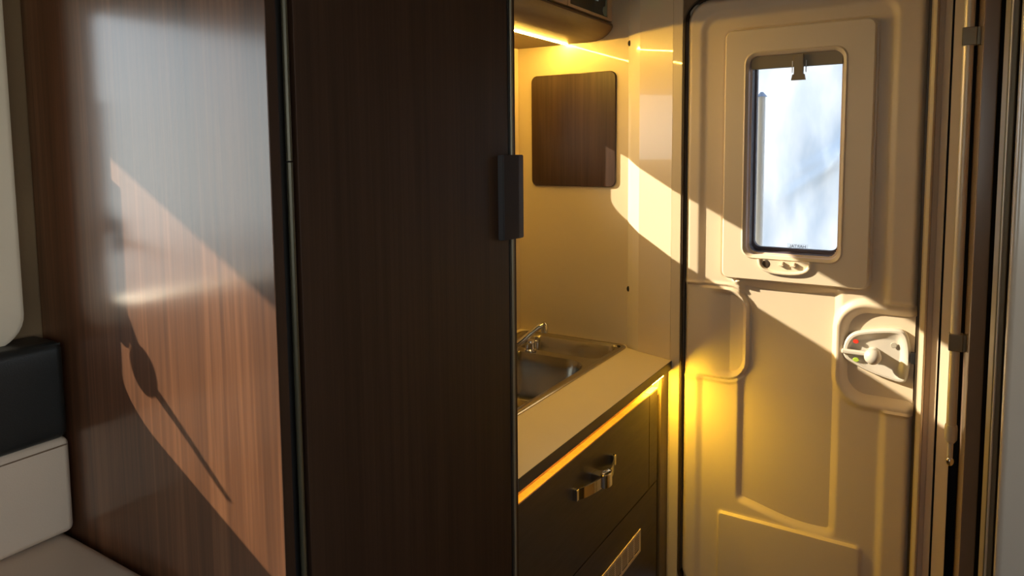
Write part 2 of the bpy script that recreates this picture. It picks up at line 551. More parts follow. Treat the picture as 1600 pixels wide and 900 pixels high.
# convex rounded corner profile, ceiling to floor
arc = []
P0, P1, Pc = Vector((-0.912, 2.199)), Vector((-0.852, 2.147)), Vector((-0.872, 2.188))
for k in range(9):
    t = k / 8
    arc.append((P0 * (1 - t) ** 2 + 2 * t * (1 - t) * Vector((-0.882, 2.169)) + P1 * t ** 2))
poly = [tuple(p) for p in arc] + [(-0.852, 2.24), (-0.912, 2.24)]
c1 = root('trim_1', 'lightened rounded corner profile between the sink wall and the door', 'profile', (-0.88, 2.2, FL), kind='structure')
prism('profile', poly, FL, CE, 'wall_strip', c1)
def _onarc(t):
    return P0 * (1 - t) ** 2 + 2 * t * (1 - t) * Vector((-0.882, 2.169)) + P1 * t ** 2
for zz in (0.351, -0.473):
    q = _onarc(0.10)
    sphere('screw_cap', (q.x, q.y, zz), 0.009, 'black', c1, sc_=(0.8, 0.5, 1.1), seg=12)
setp(prism('wall_corner', [(-0.852, 2.147), (-0.727, 2.103), (-0.727, 2.24), (-0.852, 2.24)], FL, CE, 'wall_gloss'),
     'narrow glossy cream wall panel left of the door with light strip reflection', 'wall', 'structure')
setp(prism('trim_2', [(-0.7255, 2.100), (-0.695, 2.097), (-0.692, 2.105), (-0.692, 2.24), (-0.7255, 2.24)], FL, CE, 'wall_gloss', bev=0.0008),
     'narrow cream jamb left of the door seal', 'trim', 'structure')
# frame to the right of the door
jr = root('trim_3', 'stepped cream door jamb right of the entrance door', 'trim', (0, 2.15, FL), kind='structure')
prism('jamb_ridge', [(-0.043, 2.078), (-0.034, 2.074), (-0.030, 2.084), (-0.030, 2.2), (-0.047, 2.2), (-0.047, 2.10)], FL, CE, 'wall_gloss', jr, bev=0.001)
prism('jamb_slope', [(-0.0295, 2.100), (-0.018, 2.095), (-0.017, 2.090), (-0.002, 2.088), (-0.001, 2.2), (-0.0295, 2.2)], FL, CE, 'cream_frame', jr, bev=0.001)
prism('jamb_plate', [(0.003, 2.080), (0.0315, 2.076), (0.033, 2.2), (0.003, 2.2)], FL, CE, 'cream_frame', jr, bev=0.0012)
setp(boxes('wall_door', [(-0.75, 0.95, 2.24, 2.28, 0.46, CE), (-0.75, 0.95, 2.24, 2.28, FL, -1.43), (-0.02, 0.95, 2.205, 2.28, FL, CE), (-0.695, -0.04, 2.14, 2.24, 0.455, CE)], 'black'),
     'dark wall core around the entrance door', 'wall', 'structure')
# head trim over the door with the dark arch line
def head_plate():
    bm = bmesh.new()
    outer = [(-0.693, CE), (-0.047, CE)]
    inner = rr(-0.693 + 0.0, -0.047, -1.5, 0.452, 0.075, 10)
    # arch: fill between rounded opening and the ceiling
    top = [p for p in inner if p[1] > 0.3]
    top.sort(key=lambda p: p[0])
    lo = [(a, 2.098, b) for a, b in top]
    hi = [(a, 2.098, CE) for a, b in top]
    lob = [(a, 2.16, b) for a, b in top]
    add_loft(bm, [hi, lo, lob], closed=False)
    return link('trim_4', bm_mesh(bm, 'trim_4'), 'bronze')
setp(head_plate(), 'brown head trim above the rounded door top', 'trim', 'structure')

# ------------------------------------------------------------------ entrance door
DX0, DX1, DZ0, DZ1 = -0.686, -0.052, -1.42, 0.446
door = root('door_1', 'moulded cream entrance door with a tall window and rotary lock', 'door', ((DX0 + DX1) / 2, YD, DZ0), kind='structure')


def sm(a, b, v):
    t = np.clip((v - a) / (b - a), 0, 1)
    return t * t * (3 - 2 * t)


def sdrr(x, z, x0, x1, z0, z1, rad):
    cx, cz, hx, hz = (x0 + x1) / 2, (z0 + z1) / 2, (x1 - x0) / 2 - rad, (z1 - z0) / 2 - rad
    qx, qz = np.abs(x - cx) - hx, np.abs(z - cz) - hz
    return np.hypot(np.maximum(qx, 0), np.maximum(qz, 0)) + np.minimum(np.maximum(qx, qz), 0) - rad


def door_height(x, z):
    h = np.zeros_like(x)
    # outer border stands proud of the field
    fld = sdrr(x, z, -0.633, -0.125, -1.6, 0.395, 0.05)
    h -= 0.010 * (1 - sm(-0.012, 0.012, fld))
    # central channel below the window
    ch = (sm(-0.520, -0.498, x)) * (1 - sm(-0.262, -0.232, x))
    bot = -1.085 - 0.030 * sm(-0.5, -0.23, x) - 0.015 * np.sin(np.clip((x + 0.5) / 0.26, 0, 1) * PI)
    ch = ch * sm(-0.008, 0.022, z - bot) * (1 - sm(-0.40, -0.385, z))
    h -= 0.014 * ch
    # ledge under the window frame
    bulge = 0.016 * np.sin(np.clip((x + 0.535) / 0.30, 0, 1) * PI)
    led = (1 - sm(0.0, 0.014 + bulge, -(z + 0.395))) * (z < -0.380) * sm(-0.54, -0.52, x) * (1 - sm(-0.25, -0.22, x))
    h += 0.016 * led
    # pocket at the hinge side
    p = sdrr(x, z, -0.80, -0.484, -0.710, -0.415, 0.07)
    h += 0.0035 * np.exp(-((p - 0.004) / 0.005) ** 2)
    h -= 0.003 * np.exp(-((p + 0.005) / 0.004) ** 2)
    inn = 1 - sm(-0.012, 0.0, p)
    h = h * (1 - inn) + inn * (-0.004 - 0.024 * sm(-0.62, -0.51, x) * (1 - sm(-0.030, -0.010, p)))
    # lock recess
    p = sdrr(x, z, -0.250, 0.10, -0.720, -0.424, 0.085)
    h += 0.006 * np.exp(-((p - 0.002) / 0.006) ** 2)
    dep = 1 - sm(-0.045, -0.008, p)
    h = h * (1 - sm(-0.004, 0.004, -p)) - 0.030 * dep + 0.0 * h
    # groove around the window frame plate
    p = sdrr(x, z, -0.568, -0.168, -0.390, 0.346, 0.022)
    h -= 0.004 * np.exp(-((p - 0.001) / 0.003) ** 2)
    inn = 1 - sm(-0.004, 0.002, p)
    h = h * (1 - inn) + (-0.012) * inn
    # lower hatch line
    p = sdrr(x, z, -0.571, -0.168, -1.6, -1.128 - 0.0, 0.014)
    g = np.exp(-(p / 0.0028) ** 2)
    h = np.where(p < 0.006, h * sm(-0.002, 0.006, p), h) - 0.006 * g
    # soft vertical swage right of the channel
    h += 0.0 * np.exp(-((x + 0.215) / 0.010) ** 2) * sm(-1.25, -1.05, z) * (1 - sm(-0.75, -0.70, z))
    # rounded outer edge
    p = sdrr(x, z, DX0, DX1, DZ0, DZ1, 0.07)
    e = np.clip(1 + p / 0.020, 0, 1)
    h -= 0.020 * e ** 2.5
    return h, p


def door_panel():
    st = 0.0032
    xs_ = np.arange(DX0 - 0.001, DX1 + st, st)
    zs_ = np.arange(DZ0 - 0.001, DZ1 + st, st)
    X, Z = np.meshgrid(xs_, zs_)
    h, p = door_height(X, Z)
    # pull points outside the outline onto it
    co = np.stack([X, YD - h, Z], -1)
    ins = p <= 0.001
    hole = sdrr(X, Z, -0.492, -0.254, -0.306, 0.261, 0.03) < 0
    ok = ins & ~hole
    nx = len(xs_)
    idx = -np.ones(X.shape, int)
    # keep only used vertices
    q = ok[:-1, :-1] & ok[1:, :-1] & ok[:-1, 1:] & ok[1:, 1:]
    used = np.zeros(X.shape, bool)
    used[:-1, :-1] |= q; used[1:, :-1] |= q; used[:-1, 1:] |= q; used[1:, 1:] |= q
    idx[used] = np.arange(used.sum())
    verts = co[used]
    jj, ii = np.nonzero(q)
    faces = np.stack([idx[jj, ii], idx[jj, ii + 1], idx[jj + 1, ii + 1], idx[jj + 1, ii]], -1)
    me = bpy.data.meshes.new('door_panel')
    me.from_pydata(verts.tolist(), [], faces.tolist())
    me.update()
    return link('door_panel', me, 'cream_plastic', door)


door_panel()
# closed back of the leaf with the window hole
bm = bmesh.new()
holed_wall(bm, (YD + 0.022, YD + 0.045), 'y', [DX0 + 0.004, -0.495, -0.250, DX1 - 0.004], [DZ0 + 0.004, -0.310, 0.265, DZ1 - 0.01], [(-0.495, -0.25, -0.31, 0.265)])
link('door_back', bm_mesh(bm, 'door_back'), 'cream_plastic', door, smooth=False)
# black rubber seal around the leaf
L = [rrY(2.112, DX0 - 0.003, DX1 + 0.0, DZ0 - 0.003, DZ1 + 0.003, 0.073, 12), rrY(2.099, DX0 - 0.003, DX1, DZ0 - 0.003, DZ1 + 0.003, 0.073, 12),
     rrY(2.099, DX0 - 0.009, DX1 + 0.006, DZ0 - 0.009, DZ1 + 0.009, 0.078, 12), rrY(2.14, DX0 - 0.009, DX1 + 0.006, DZ0 - 0.009, DZ1 + 0.009, 0.078, 12),
     rrY(2.14, DX0 + 0.006, DX1 - 0.008, DZ0 + 0.006, DZ1 - 0.006, 0.065, 12)]
loft('door_seal', L, 'seal', door)
# window surround
fo = (-0.566, -0.170, -0.388, 0.344)
fi = (-0.500, -0.246, -0.314, 0.268)
yf = YD - 0.010
L = [rrY(YD + 0.012, fo[0], fo[1], fo[2], fo[3], 0.022), rrY(yf + 0.004, fo[0], fo[1], fo[2], fo[3], 0.022),
     rrY(yf, fo[0] + 0.004, fo[1] - 0.004, fo[2] + 0.004, fo[3] - 0.004, 0.019),
     rrY(yf, fi[0] - 0.010, fi[1] + 0.010, fi[2] - 0.010, fi[3] + 0.010, 0.034),
     rrY(yf - 0.003, fi[0] - 0.006, fi[1] + 0.006, fi[2] - 0.006, fi[3] + 0.006, 0.031),
     rrY(yf, fi[0] - 0.002, fi[1] + 0.002, fi[2] - 0.002, fi[3] + 0.002, 0.028),
     rrY(yf + 0.006, fi[0] + 0.002, fi[1] - 0.002, fi[2] + 0.002, fi[3] - 0.002, 0.026)]
wf = loft('window_frame', L, 'cream_frame', door)
L = [rrY(yf + 0.006, fi[0] + 0.002, fi[1] - 0.002, fi[2] + 0.002, fi[3] - 0.002, 0.026), rrY(yf + 0.022, fi[0] + 0.004, fi[1] - 0.004, fi[2] + 0.004, fi[3] - 0.004, 0.025),
     rrY(yf + 0.024, fi[0] + 0.008, fi[1] - 0.007, fi[2] + 0.008, fi[3] - 0.007, 0.022)]
loft('reveal', L, 'pinkish', wf)
L = [rrY(yf + 0.024, fi[0] + 0.008, fi[1] - 0.007, fi[2] + 0.008, fi[3] - 0.007, 0.022), rrY(yf + 0.055, fi[0] + 0.010, fi[1] - 0.008, fi[2] + 0.012, fi[3] - 0.008, 0.022),
     rrY(yf + 0.056, fi[0] + 0.014, fi[1] - 0.010, fi[2] + 0.020, fi[3] - 0.010, 0.020), rrY(yf + 0.075, fi[0] + 0.014, fi[1] - 0.010, fi[2] + 0.020, fi[3] - 0.010, 0.020)]
loft('gasket', L, 'gasket', wf)
loft('window_pane', [rrY(YD + 0.052, fi[0] + 0.01, fi[1] - 0.008, fi[2] + 0.012, fi[3] - 0.008, 0.02), rrY(YD + 0.056, fi[0] + 0.01, fi[1] - 0.008, fi[2] + 0.012, fi[3] - 0.008, 0.02)], 'pane', door, True, True)
# roller blind cassette and its catch
cs = box('blind_cassette', fi[0] + 0.006, fi[1] - 0.005, YD + 0.002, YD + 0.018, 0.2285, 0.266, 'taupe', door, bev=0.003)
bm = bmesh.new()
add_box(bm, -0.3745, -0.3495, YD - 0.012, YD + 0.000, 0.203, 0.262, bev=0.002)
add_loft(bm, [[(-0.381, YD - 0.013, 0.190), (-0.343, YD - 0.013, 0.190), (-0.346, YD - 0.013, 0.206), (-0.378, YD - 0.013, 0.206)],
              [(-0.381, YD - 0.003, 0.190), (-0.343, YD - 0.003, 0.190), (-0.346, YD - 0.003, 0.206), (-0.378, YD - 0.003, 0.206)]], True, True)
link('blind_catch', bm_mesh(bm, 'blind_catch'), 'taupe', cs)
boxes('catch_guide', [(-0.381, -0.379, YD - 0.002, YD + 0.002, 0.212, 0.245), (-0.345, -0.343, YD - 0.002, YD + 0.002, 0.212, 0.245)], 'white', cs)
# finger scoop of the blind below the opening, with two small hooks
def scoop():
    bm = bmesh.new()
    loops = []
    ax0, ax1 = -0.462, -0.312
    for (dy, g) in ((0.004, 0.0), (-0.006, 0.001), (-0.009, 0.004), (-0.009, 0.007), (-0.004, 0.010), (0.0025, 0.012)):
        lp = []
        for k in range(25):
            t = PI + PI * k / 24
            hw = (ax1 - ax0) / 2 - g
            x = (ax0 + ax1) / 2 + hw * math.copysign(abs(math.cos(t)) ** 0.8, math.cos(t))
            zz = -0.322 - (0.044 - g) * abs(math.sin(t)) ** 0.7
            lp.append((x, yf + dy, zz))
        loops.append(lp)
    add_loft(bm, loops, closed=False)
    return link('finger_scoop', bm_mesh(bm, 'finger_scoop'), 'cream_frame', wf)
scoop()
sphere('scoop_hollow', (-0.437, yf + 0.0, -0.336), 0.011, 'seal', wf, sc_=(1.0, 0.15, 1.1))
for hx in (-0.395, -0.363):
    bm = bmesh.new()
    add_box(bm, hx - 0.007, hx + 0.007, yf - 0.010, yf + 0.002, -0.338, -0.334, bev=0.001)
    add_box(bm, hx + 0.001, hx + 0.006, yf - 0.010, yf + 0.002, -0.334, -0.326, bev=0.001)
    link('blind_hook', bm_mesh(bm, 'blind_hook'), 'cream_frame', wf)
# lettering on the outside of the pane, read backwards from inside
_bm = bmesh.new()
_bm.faces.new([_bm.verts.new(p) for p in ((-0.392, YD + 0.0505, -0.2935), (-0.334, YD + 0.0505, -0.2935), (-0.334, YD + 0.0505, -0.2795), (-0.392, YD + 0.0505, -0.2795))])
st_ = link('window_label', bm_mesh(_bm, 'window_label'), 'label', door, smooth=False)
tcu = bpy.data.curves.new('lettering', 'FONT')
tcu.body = 'HARTAL'
tcu.size = 0.0125
tcu.align_x = 'CENTER'
tcu.extrude = 0.0002
to = bpy.data.objects.new('lettering_tmp', tcu)
C.objects.link(to)
bpy.context.view_layer.update()
tme = bpy.data.meshes.new_from_object(to.evaluated_get(bpy.context.evaluated_depsgraph_get()))
bpy.data.objects.remove(to)
co = [v.co.copy() for v in tme.vertices]
for v, c in zip(tme.vertices, co):
    v.co = Vector((-0.363 - c.x * 1.0, YD + 0.0494 + c.z, -0.2910 + c.y))
tme.flip_normals()
link('lettering', tme, 'print', st_, smooth=False)

# rotary lock
def smooth_loop(ctrl, n=8):
    out = []
    m = len(ctrl)
    for i in range(m):
        p0, p1, p2, p3 = [Vector(ctrl[(i + k - 1) % m]) for k in range(4)]
        for k in range(n):
            t = k / n
            out.append(0.5 * ((2 * p1) + (-p0 + p2) * t + (2 * p0 - 5 * p1 + 4 * p2 - p3) * t * t + (-p0 + 3 * p1 - 3 * p2 + p3) * t ** 3))
    return out
lk = [(-0.232, -0.566), (-0.223, -0.533), (-0.200, -0.511), (-0.150, -0.497), (-0.098, -0.490), (-0.076, -0.499), (-0.066, -0.535), (-0.064, -0.580), (-0.070, -0.625), (-0.082, -0.637), (-0.110, -0.633), (-0.160, -0.620), (-0.206, -0.600), (-0.226, -0.585)]
lp = smooth_loop(lk, 5)
cen = Vector((-0.142, -0.563))
def sl(s, y, dx=0, dz=0, sx=None): return [(cen.x + (p.x - cen.x) * s + dx, y, cen.y + (p.y - cen.y) * (sx or s) + dz) for p in lp]
YR = YD + 0.028
lock = loft('lock_plate', [sl(0.97, YR), sl(1.0, YR - 0.010), sl(0.985, YR - 0.020), sl(0.93, YR - 0.025), sl(0.86, YR - 0.025), sl(0.80, YR - 0.021, -0.002), sl(0.75, YR - 0.013, -0.004, 0, 0.60), sl(0.70, YR - 0.011, -0.004, 0, 0.50)], 'lock_plastic', door, False, True)
def arm():
    bm = bmesh.new()
    add_box(bm, -0.232, -0.160, YR - 0.034, YR - 0.020, -0.573, -0.560, bev=0.004, seg=3)
    return link('lock_lever', bm_mesh(bm, 'lock_lever'), 'lock_plastic', lock)
lv = arm()
tube('knob_stem', [(-0.152, YR - 0.010, -0.566), (-0.152, YR - 0.045, -0.566)], [0.017, 0.014], 'lock_plastic', lv, n=20)
sphere('lock_knob', (-0.152, YR - 0.052, -0.566), 0.0215, 'lock_plastic', lv, sc_=(1, 0.9, 1), seg=28)
def disc(name, x, z, rad, m, y, parent, hz=1.0):
    bm = bmesh.new()
    lo = [(x + rad * math.cos(2 * PI * k / 20), y, z + rad * hz * math.sin(2 * PI * k / 20)) for k in range(20)]
    hi = [(x + rad * 0.85 * math.cos(2 * PI * k / 20), y - 0.0015, z + rad * hz * 0.85 * math.sin(2 * PI * k / 20)) for k in range(20)]
    add_loft(bm, [lo, hi], False, True)
    return link(name, bm_mesh(bm, name), m, parent)
setp(disc('lock_marker', -0.197, -0.537, 0.0075, 'red', YR - 0.0215, lock, 0.8), 'red marker')
setp(disc('lock_marker', -0.195, -0.588, 0.008, 'green', YR - 0.0235, lock, 0.8), 'green marker')
disc('lock_screw', -0.105, -0.536, 0.008, 'lock_dark', YR - 0.0165, lock)
box('lock_bolt', -0.064, -0.050, YD - 0.002, YD + 0.014, -0.578, -0.548, 'black', door, bev=0.002)

# ------------------------------------------------------------------ outside
setp(box('ground', -15, 15, -12, 16, FL - 0.62, FL - 0.60, 'ground', bev=0), 'pale ground outside', 'ground', 'structure')


def cover_sheet():
    nx_, nz_ = 240, 220
    X, Z = np.meshgrid(np.linspace(-1.25, 0.35, nx_), np.linspace(-0.85, 0.62, nz_))
    Y = 2.46 + 0.012 * np.sin(9 * X + 4 * Z) + 0.006 * np.sin(31 * X + 6 * np.sin(3 * Z))
    d = (Z + 0.04) - 0.75 * (X + 0.30)
    Y += 0.022 * np.exp(-((d) / 0.026) ** 2) * np.exp(-((X + 0.30) / 0.14) ** 2)
    d = (Z + 0.00) - 0.55 * (X + 0.28)
    Y += 0.014 * np.exp(-((d) / 0.022) ** 2) * np.exp(-((X + 0.30) / 0.12) ** 2)
    d = (Z - 0.08) - 1.6 * (X + 0.24)
    Y += 0.026 * np.exp(-((d) / 0.034) ** 2) * np.exp(-((X + 0.22) / 0.12) ** 2)
    vs = np.stack([X, Y, Z], -1).reshape(-1, 3)
    fs = [(j * nx_ + i, j * nx_ + i + 1, (j + 1) * nx_ + i + 1, (j + 1) * nx_ + i) for j in range(nz_ - 1) for i in range(nx_ - 1)]
    me = bpy.data.meshes.new('cover')
    me.from_pydata(vs.tolist(), [], fs)
    me.update()
    return me
cv = root('weather_cover', 'wrinkled white fabric cover hanging outside the door window', 'cover', (-0.45, 2.46, -0.85))
link('fabric', cover_sheet(), 'sheet', cv)
tube('support_rail', [(-1.25, 2.462, 0.62), (0.35, 2.462, 0.62)], 0.012, 'alu', cv)
boxes('support_leg', [(-1.26, -1.24, 2.45, 2.47, FL - 0.60, 0.63)], 'alu', cv)
boxes('support_leg', [(0.34, 0.36, 2.45, 2.47, FL - 0.60, 0.63)], 'alu', cv)
ps = root('awning_post', 'slim pale post seen through the left side of the door window', 'post', (-0.511, 2.33, FL - 0.60))
tube('post', [(-0.511, 2.33, FL - 0.60), (-0.511, 2.33, 0.165)], 0.012, 'sleeve', ps)
tube('post_cap', [(-0.511, 2.33, 0.165), (-0.511, 2.33, 0.18)], [0.017, 0.004], 'bluewhite', ps)
aw = root('added_sun_block', 'added grey block outside that keeps sun off the top of the seat window', 'sun_block', (-1.85, -0.3, 0.49))  # unseen block added to cut the sun at the top of the seat window
box('case', -1.98, -1.85, -1.8, 0.85, 0.452, 0.56, 'sun_block', aw, bev=0.012, seg=3)
boxes('bracket', [(-1.86, -1.395, -1.3, -1.25, 0.50, 0.53)], 'sun_block', aw)
boxes('bracket', [(-1.86, -1.395, 0.70, 0.75, 0.50, 0.53)], 'sun_block', aw)

# ------------------------------------------------------------------ tall cabinet with its wood side panel
XF = -0.72
tall = root('tall_cabinet', 'tall dark walnut cabinet with a glossy side panel facing the seat', 'cabinet', ((XL + XF) / 2, 0.88, FL))
box('carcass', XL + 0.004, XF - 0.03, 0.600, 1.150, FL, CE - 0.002, 'black', tall, bev=0.001)
box('panel_edge', XF - 0.0012, XF + 0.0004, 0.5808, 0.5960, FL, CE - 0.002, 'dark_wood', tall, bev=0.0002)
box('side_panel', XL + 0.003, XF, 0.580, 0.5965, FL, CE - 0.002, 'panel_wood', tall, bev=0.0012)
boxes('corner_gap', [(XF - 0.03, XF - 0.012, 0.5965, 0.622, FL, CE - 0.002)], 'black', tall)
def hinge():
    bm = bmesh.new()
    add_tube(bm, [(XF - 0.004, 0.6135, FL + 0.02), (XF - 0.004, 0.6135, -0.0125)], 0.0042, n=12)
    add_tube(bm, [(XF - 0.004, 0.6135, -0.0105), (XF - 0.004, 0.6135, CE - 0.01)], 0.0042, n=12)
    return link('hinge_profile', bm_mesh(bm, 'hinge_profile'), 'hinge', tall)
hinge()
td = box('cabinet_door', XF - 0.020, XF, 0.624, 1.139, FL + 0.05, CE - 0.006, 'dark_wood', tall, bev=0.0015)
box('edge_strip', XF - 0.016, XF + 0.001, 1.1405, 1.1475, FL + 0.05, CE - 0.006, 'black', td, bev=0.001)
tube('edge_profile', [(XF - 0.003, 1.1530, FL + 0.05), (XF - 0.003, 1.1530, CE - 0.006)], 0.0048, 'alu_dull', td, n=12)
boxes('end_strip', [(XF - 0.035, XF - 0.001, 1.158, 1.1665, FL, CE - 0.002)], 'dark_wood', tall)
def thandle():
    bm = bmesh.new()
    prof = [(XF + 0.000, 1.100), (XF + 0.012, 1.103), (XF + 0.020, 1.145), (XF + 0.020, 1.163), (XF + 0.002, 1.166), (XF + 0.0, 1.150)]
    add_loft(bm, [[(x, y, -0.170) for x, y in prof], [(x, y, -0.008) for x, y in prof]], True, True)
    bmesh.ops.bevel(bm, geom=list(bm.edges), offset=0.0015, segments=2, affect='EDGES')
    return link('door_handle', bm_mesh(bm, 'door_handle'), 'handle_dark', td)
thandle()

# ------------------------------------------------------------------ bench
def cushion(name, x0, x1, y0, y1, z0, z1, m, parent, rad=0.02, puff=0.006):
    bm = bmesh.new()
    add_box(bm, x0, x1, y0, y1, z0, z1, bev=rad, seg=4)
    bmesh.ops.triangulate(bm, faces=[f_ for f_ in bm.faces if len(f_.verts) > 4])
    bmesh.ops.subdivide_edges(bm, edges=[e for e in bm.edges if e.calc_length() > 0.08], cuts=7, use_grid_fill=True)
    cx_, cy_, cz_ = (x0 + x1) / 2, (y0 + y1) / 2, (z0 + z1) / 2
    for v in bm.verts:
        a, b, c = (v.co.x - cx_) / (x1 - x0) * 2, (v.co.y - cy_) / (y1 - y0) * 2, (v.co.z - cz_) / (z1 - z0) * 2
        wz = (1 - a ** 4) * (1 - b ** 8)
        wx = (1 - c ** 4) * (1 - b ** 8)
        v.co.z += puff * wz * (1 if c > 0 else -0.2)
        v.co.x += puff * wx * (1 if a > 0 else -0.2)
    return link(name, bm_mesh(bm, name), m, parent)


bench = root('bench_seat', 'cream leather dinette bench with a black topped backrest', 'bench', (-1.0, 0.06, FL))
box('bench_base', XL + 0.004, -0.78, -0.42, 0.576, FL, -0.80, 'dark_wood', bench, bev=0.003)
cushion('seat_cushion', XL + 0.01, -0.72, -0.44, 0.574, -0.800, -0.652, 'leather_cream', bench, rad=0.022, puff=0.008)
br = cushion('backrest', XL + 0.004, -1.252, -0.44, 0.573, -0.645, -0.478, 'leather_cream', bench, rad=0.012, puff=0.006)
bt = cushion('backrest_top', XL + 0.004, -1.250, -0.44, 0.572, -0.478, -0.312, 'leather_black', bench, rad=0.014, puff=0.005)
tube('seam', [(-1.2465, 0.565 - 0.05 * k, -0.488 - 0.0 * k) for k in range(20)], 0.0011, 'thread', br, n=6)
tube('piping', [(-1.256, 0.568 - 0.05 * k, -0.3165) for k in range(20)], 0.0022, 'leather_black', bt, n=8)

# ------------------------------------------------------------------ kitchen base cabinet and worktop
Y0K, Y1K = 1.168, 2.103
base = root('kitchen_base_cabinet', 'dark kitchen base cabinet with a lit grip ledge beside the entrance door', 'cabinet', (-1.03, 1.65, FL))
XK = XF - 0.014
box('carcass', XL + 0.004, XK - 0.045, Y0K + 0.002, 2.08, FL, ZC - 0.172, 'edge', base, bev=0.001)
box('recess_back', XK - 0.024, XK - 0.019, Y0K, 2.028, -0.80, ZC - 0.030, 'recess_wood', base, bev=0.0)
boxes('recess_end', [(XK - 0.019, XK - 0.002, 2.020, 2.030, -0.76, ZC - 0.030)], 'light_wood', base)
dt = box('drawer', XK - 0.018, XK, Y0K, 1.944, -1.030, -0.738, 'front_wood', base, bev=0.0012)
box('grip_ledge', XK - 0.0185, XK + 0.0006, Y0K, 1.943, -0.7385, -0.7345, 'light_wood', dt, bev=0.0005)
box('filler_panel', XK - 0.018, XK, 1.9465, 2.014, -1.030, -0.738, 'front_wood', base, bev=0.0012)
boxes('filler_cap', [(XK - 0.0185, XK + 0.0006, 1.9465, 2.014, -0.7385, -0.7340)], 'light_wood', base)
dl = box('lower_drawer', XK - 0.018, XK, Y0K, 2.014, FL + 0.08, -1.0335, 'front_wood', base, bev=0.0012)
box('end_panel', XK - 0.060, XK + 0.003, 2.037, Y1K - 0.001, FL, ZC - 0.0295, 'side_wood', base, bev=0.0015)
# vent grille in the lower front
def grille():
    bm = bmesh.new()
    gy0, gy1, gz0, gz1 = 1.50, 1.875, -1.192, -1.122
    x0, x1 = XK - 0.001, XK + 0.0022
    add_box(bm, x0, x1, gy0, gy1, gz1 - 0.009, gz1)
    add_box(bm, x0, x1, gy0, gy1, gz0, gz0 + 0.009)
    n = 8
    wcell = (gy1 - gy0 - 0.012) / n
    for k in range(n + 1):
        y = gy0 + 0.006 + k * wcell
        hw = 0.006 if k in (0, n) else 0.0028
        add_box(bm, x0, x1, y - hw, y + hw, gz0 + 0.009, gz1 - 0.009)
    ns = 9
    for k in range(1, ns):
        z = gz0 + 0.009 + (gz1 - gz0 - 0.018) * k / ns
        add_box(bm, x0, x1 - 0.0010, gy0 + 0.006, gy1 - 0.006, z - 0.0012, z + 0.0012)
    return link('vent_grille', bm_mesh(bm, 'vent_grille'), 'grille', dl, smooth=False)
grille()
box('vent_backing', XK - 0.0002, XK + 0.0005, 1.506, 1.87, -1.186, -1.128, 'black', dl, bev=0)
# bow handle with a ring in the middle
def bow():
    ya, yb, zc_ = 1.437, 1.668, -0.826
    hd = 0.5 * (yb - ya)
    ym = (ya + yb) / 2
    bm = bmesh.new()
    prof = []
    N = 24
    for k in range(N + 1):
        t = k / N
        y = ya + (yb - ya) * t
        o = 0.006 + 0.030 * math.sin(PI * t) ** 0.75
        prof.append((XK + o, y))
    out = [(x, y, zc_ - 0.014) for x, y in prof]
    out2 = [(x, y, zc_ + 0.014) for x, y in prof]
    inn2 = [(x - 0.0035, y, zc_ + 0.014) for x, y in prof]
    inn = [(x - 0.0035, y, zc_ - 0.014) for x, y in prof]
    rows = [[a, b, c, d] for a, b, c, d in zip(out, out2, inn2, inn)]
    add_loft(bm, rows, True, True)
    h_ = link('drawer_handle', bm_mesh(bm, 'drawer_handle'), 'chrome', dt)
    # feet and centre bridge
    boxes('handle_foot', [(XK - 0.001, XK + 0.012, ya - 0.001, ya + 0.010, zc_ - 0.014, zc_ + 0.014)], 'chrome', h_, bev=0.0015)
    boxes('handle_foot', [(XK - 0.001, XK + 0.012, yb - 0.010, yb + 0.001, zc_ - 0.014, zc_ + 0.014)], 'chrome', h_, bev=0.0015)
    boxes('handle_bridge', [(XK - 0.001, XK + 0.034, ym - 0.014, ym + 0.014, zc_ - 0.012, zc_ + 0.012)], 'chrome', h_, bev=0.002)
    bm = bmesh.new()
    lo = []
    for (s, z) in ((1.0, -0.015), (1.0, 0.0175), (0.93, 0.0185), (0.76, 0.0185), (0.74, 0.0175), (0.72, 0.004)):
        lo.append([(XK + 0.036 + 0.0125 * s * math.cos(q), ym + 0.023 * s * math.sin(q), zc_ + z) for q in [2 * PI * k / 24 for k in range(24)]])
    add_loft(bm, lo, True, True)
    link('handle_ring', bm_mesh(bm, 'handle_ring'), 'chrome', h_)
bow()

wt = root('worktop', 'beige kitchen worktop with a dark front edge running to the wall', 'worktop', (-1.03, 1.65, ZC))
SX0, SX1, SY0, SY1 = -1.300, -0.917, 1.235, 2.168      # sink cut-out
bm = bmesh.new()
def pr(poly, z0, z1): add_loft(bm, [[(x, y, z0) for x, y in poly], [(x, y, z1) for x, y in poly]], True, True)
T0, T1 = ZC - 0.028, ZC
pr([(SX1, Y0K), (XF - 0.0015, Y0K), (XF - 0.0015, 2.1025), (-0.853, 2.1455), (-0.897, 2.166), (SX1, 2.1945)], T0, T1)
pr([(XL + 0.002, Y0K), (SX0, Y0K), (SX0, YW - 0.0005), (XL + 0.002, YW - 0.0005)], T0, T1)
pr([(SX0, Y0K), (SX1, Y0K), (SX1, SY0), (SX0, SY0)], T0, T1)
pr([(SX0, SY1), (SX1, SY1), (SX1, YW - 0.006), (SX0, YW - 0.0005)], T0, T1)
link('slab', bm_mesh(bm, 'slab'), 'worktop', wt, smooth=False)
box('edge_band', XF - 0.0015, XF + 0.0002, Y0K, 2.1015, T0, T1 - 0.0002, 'edge', wt, bev=0.0)

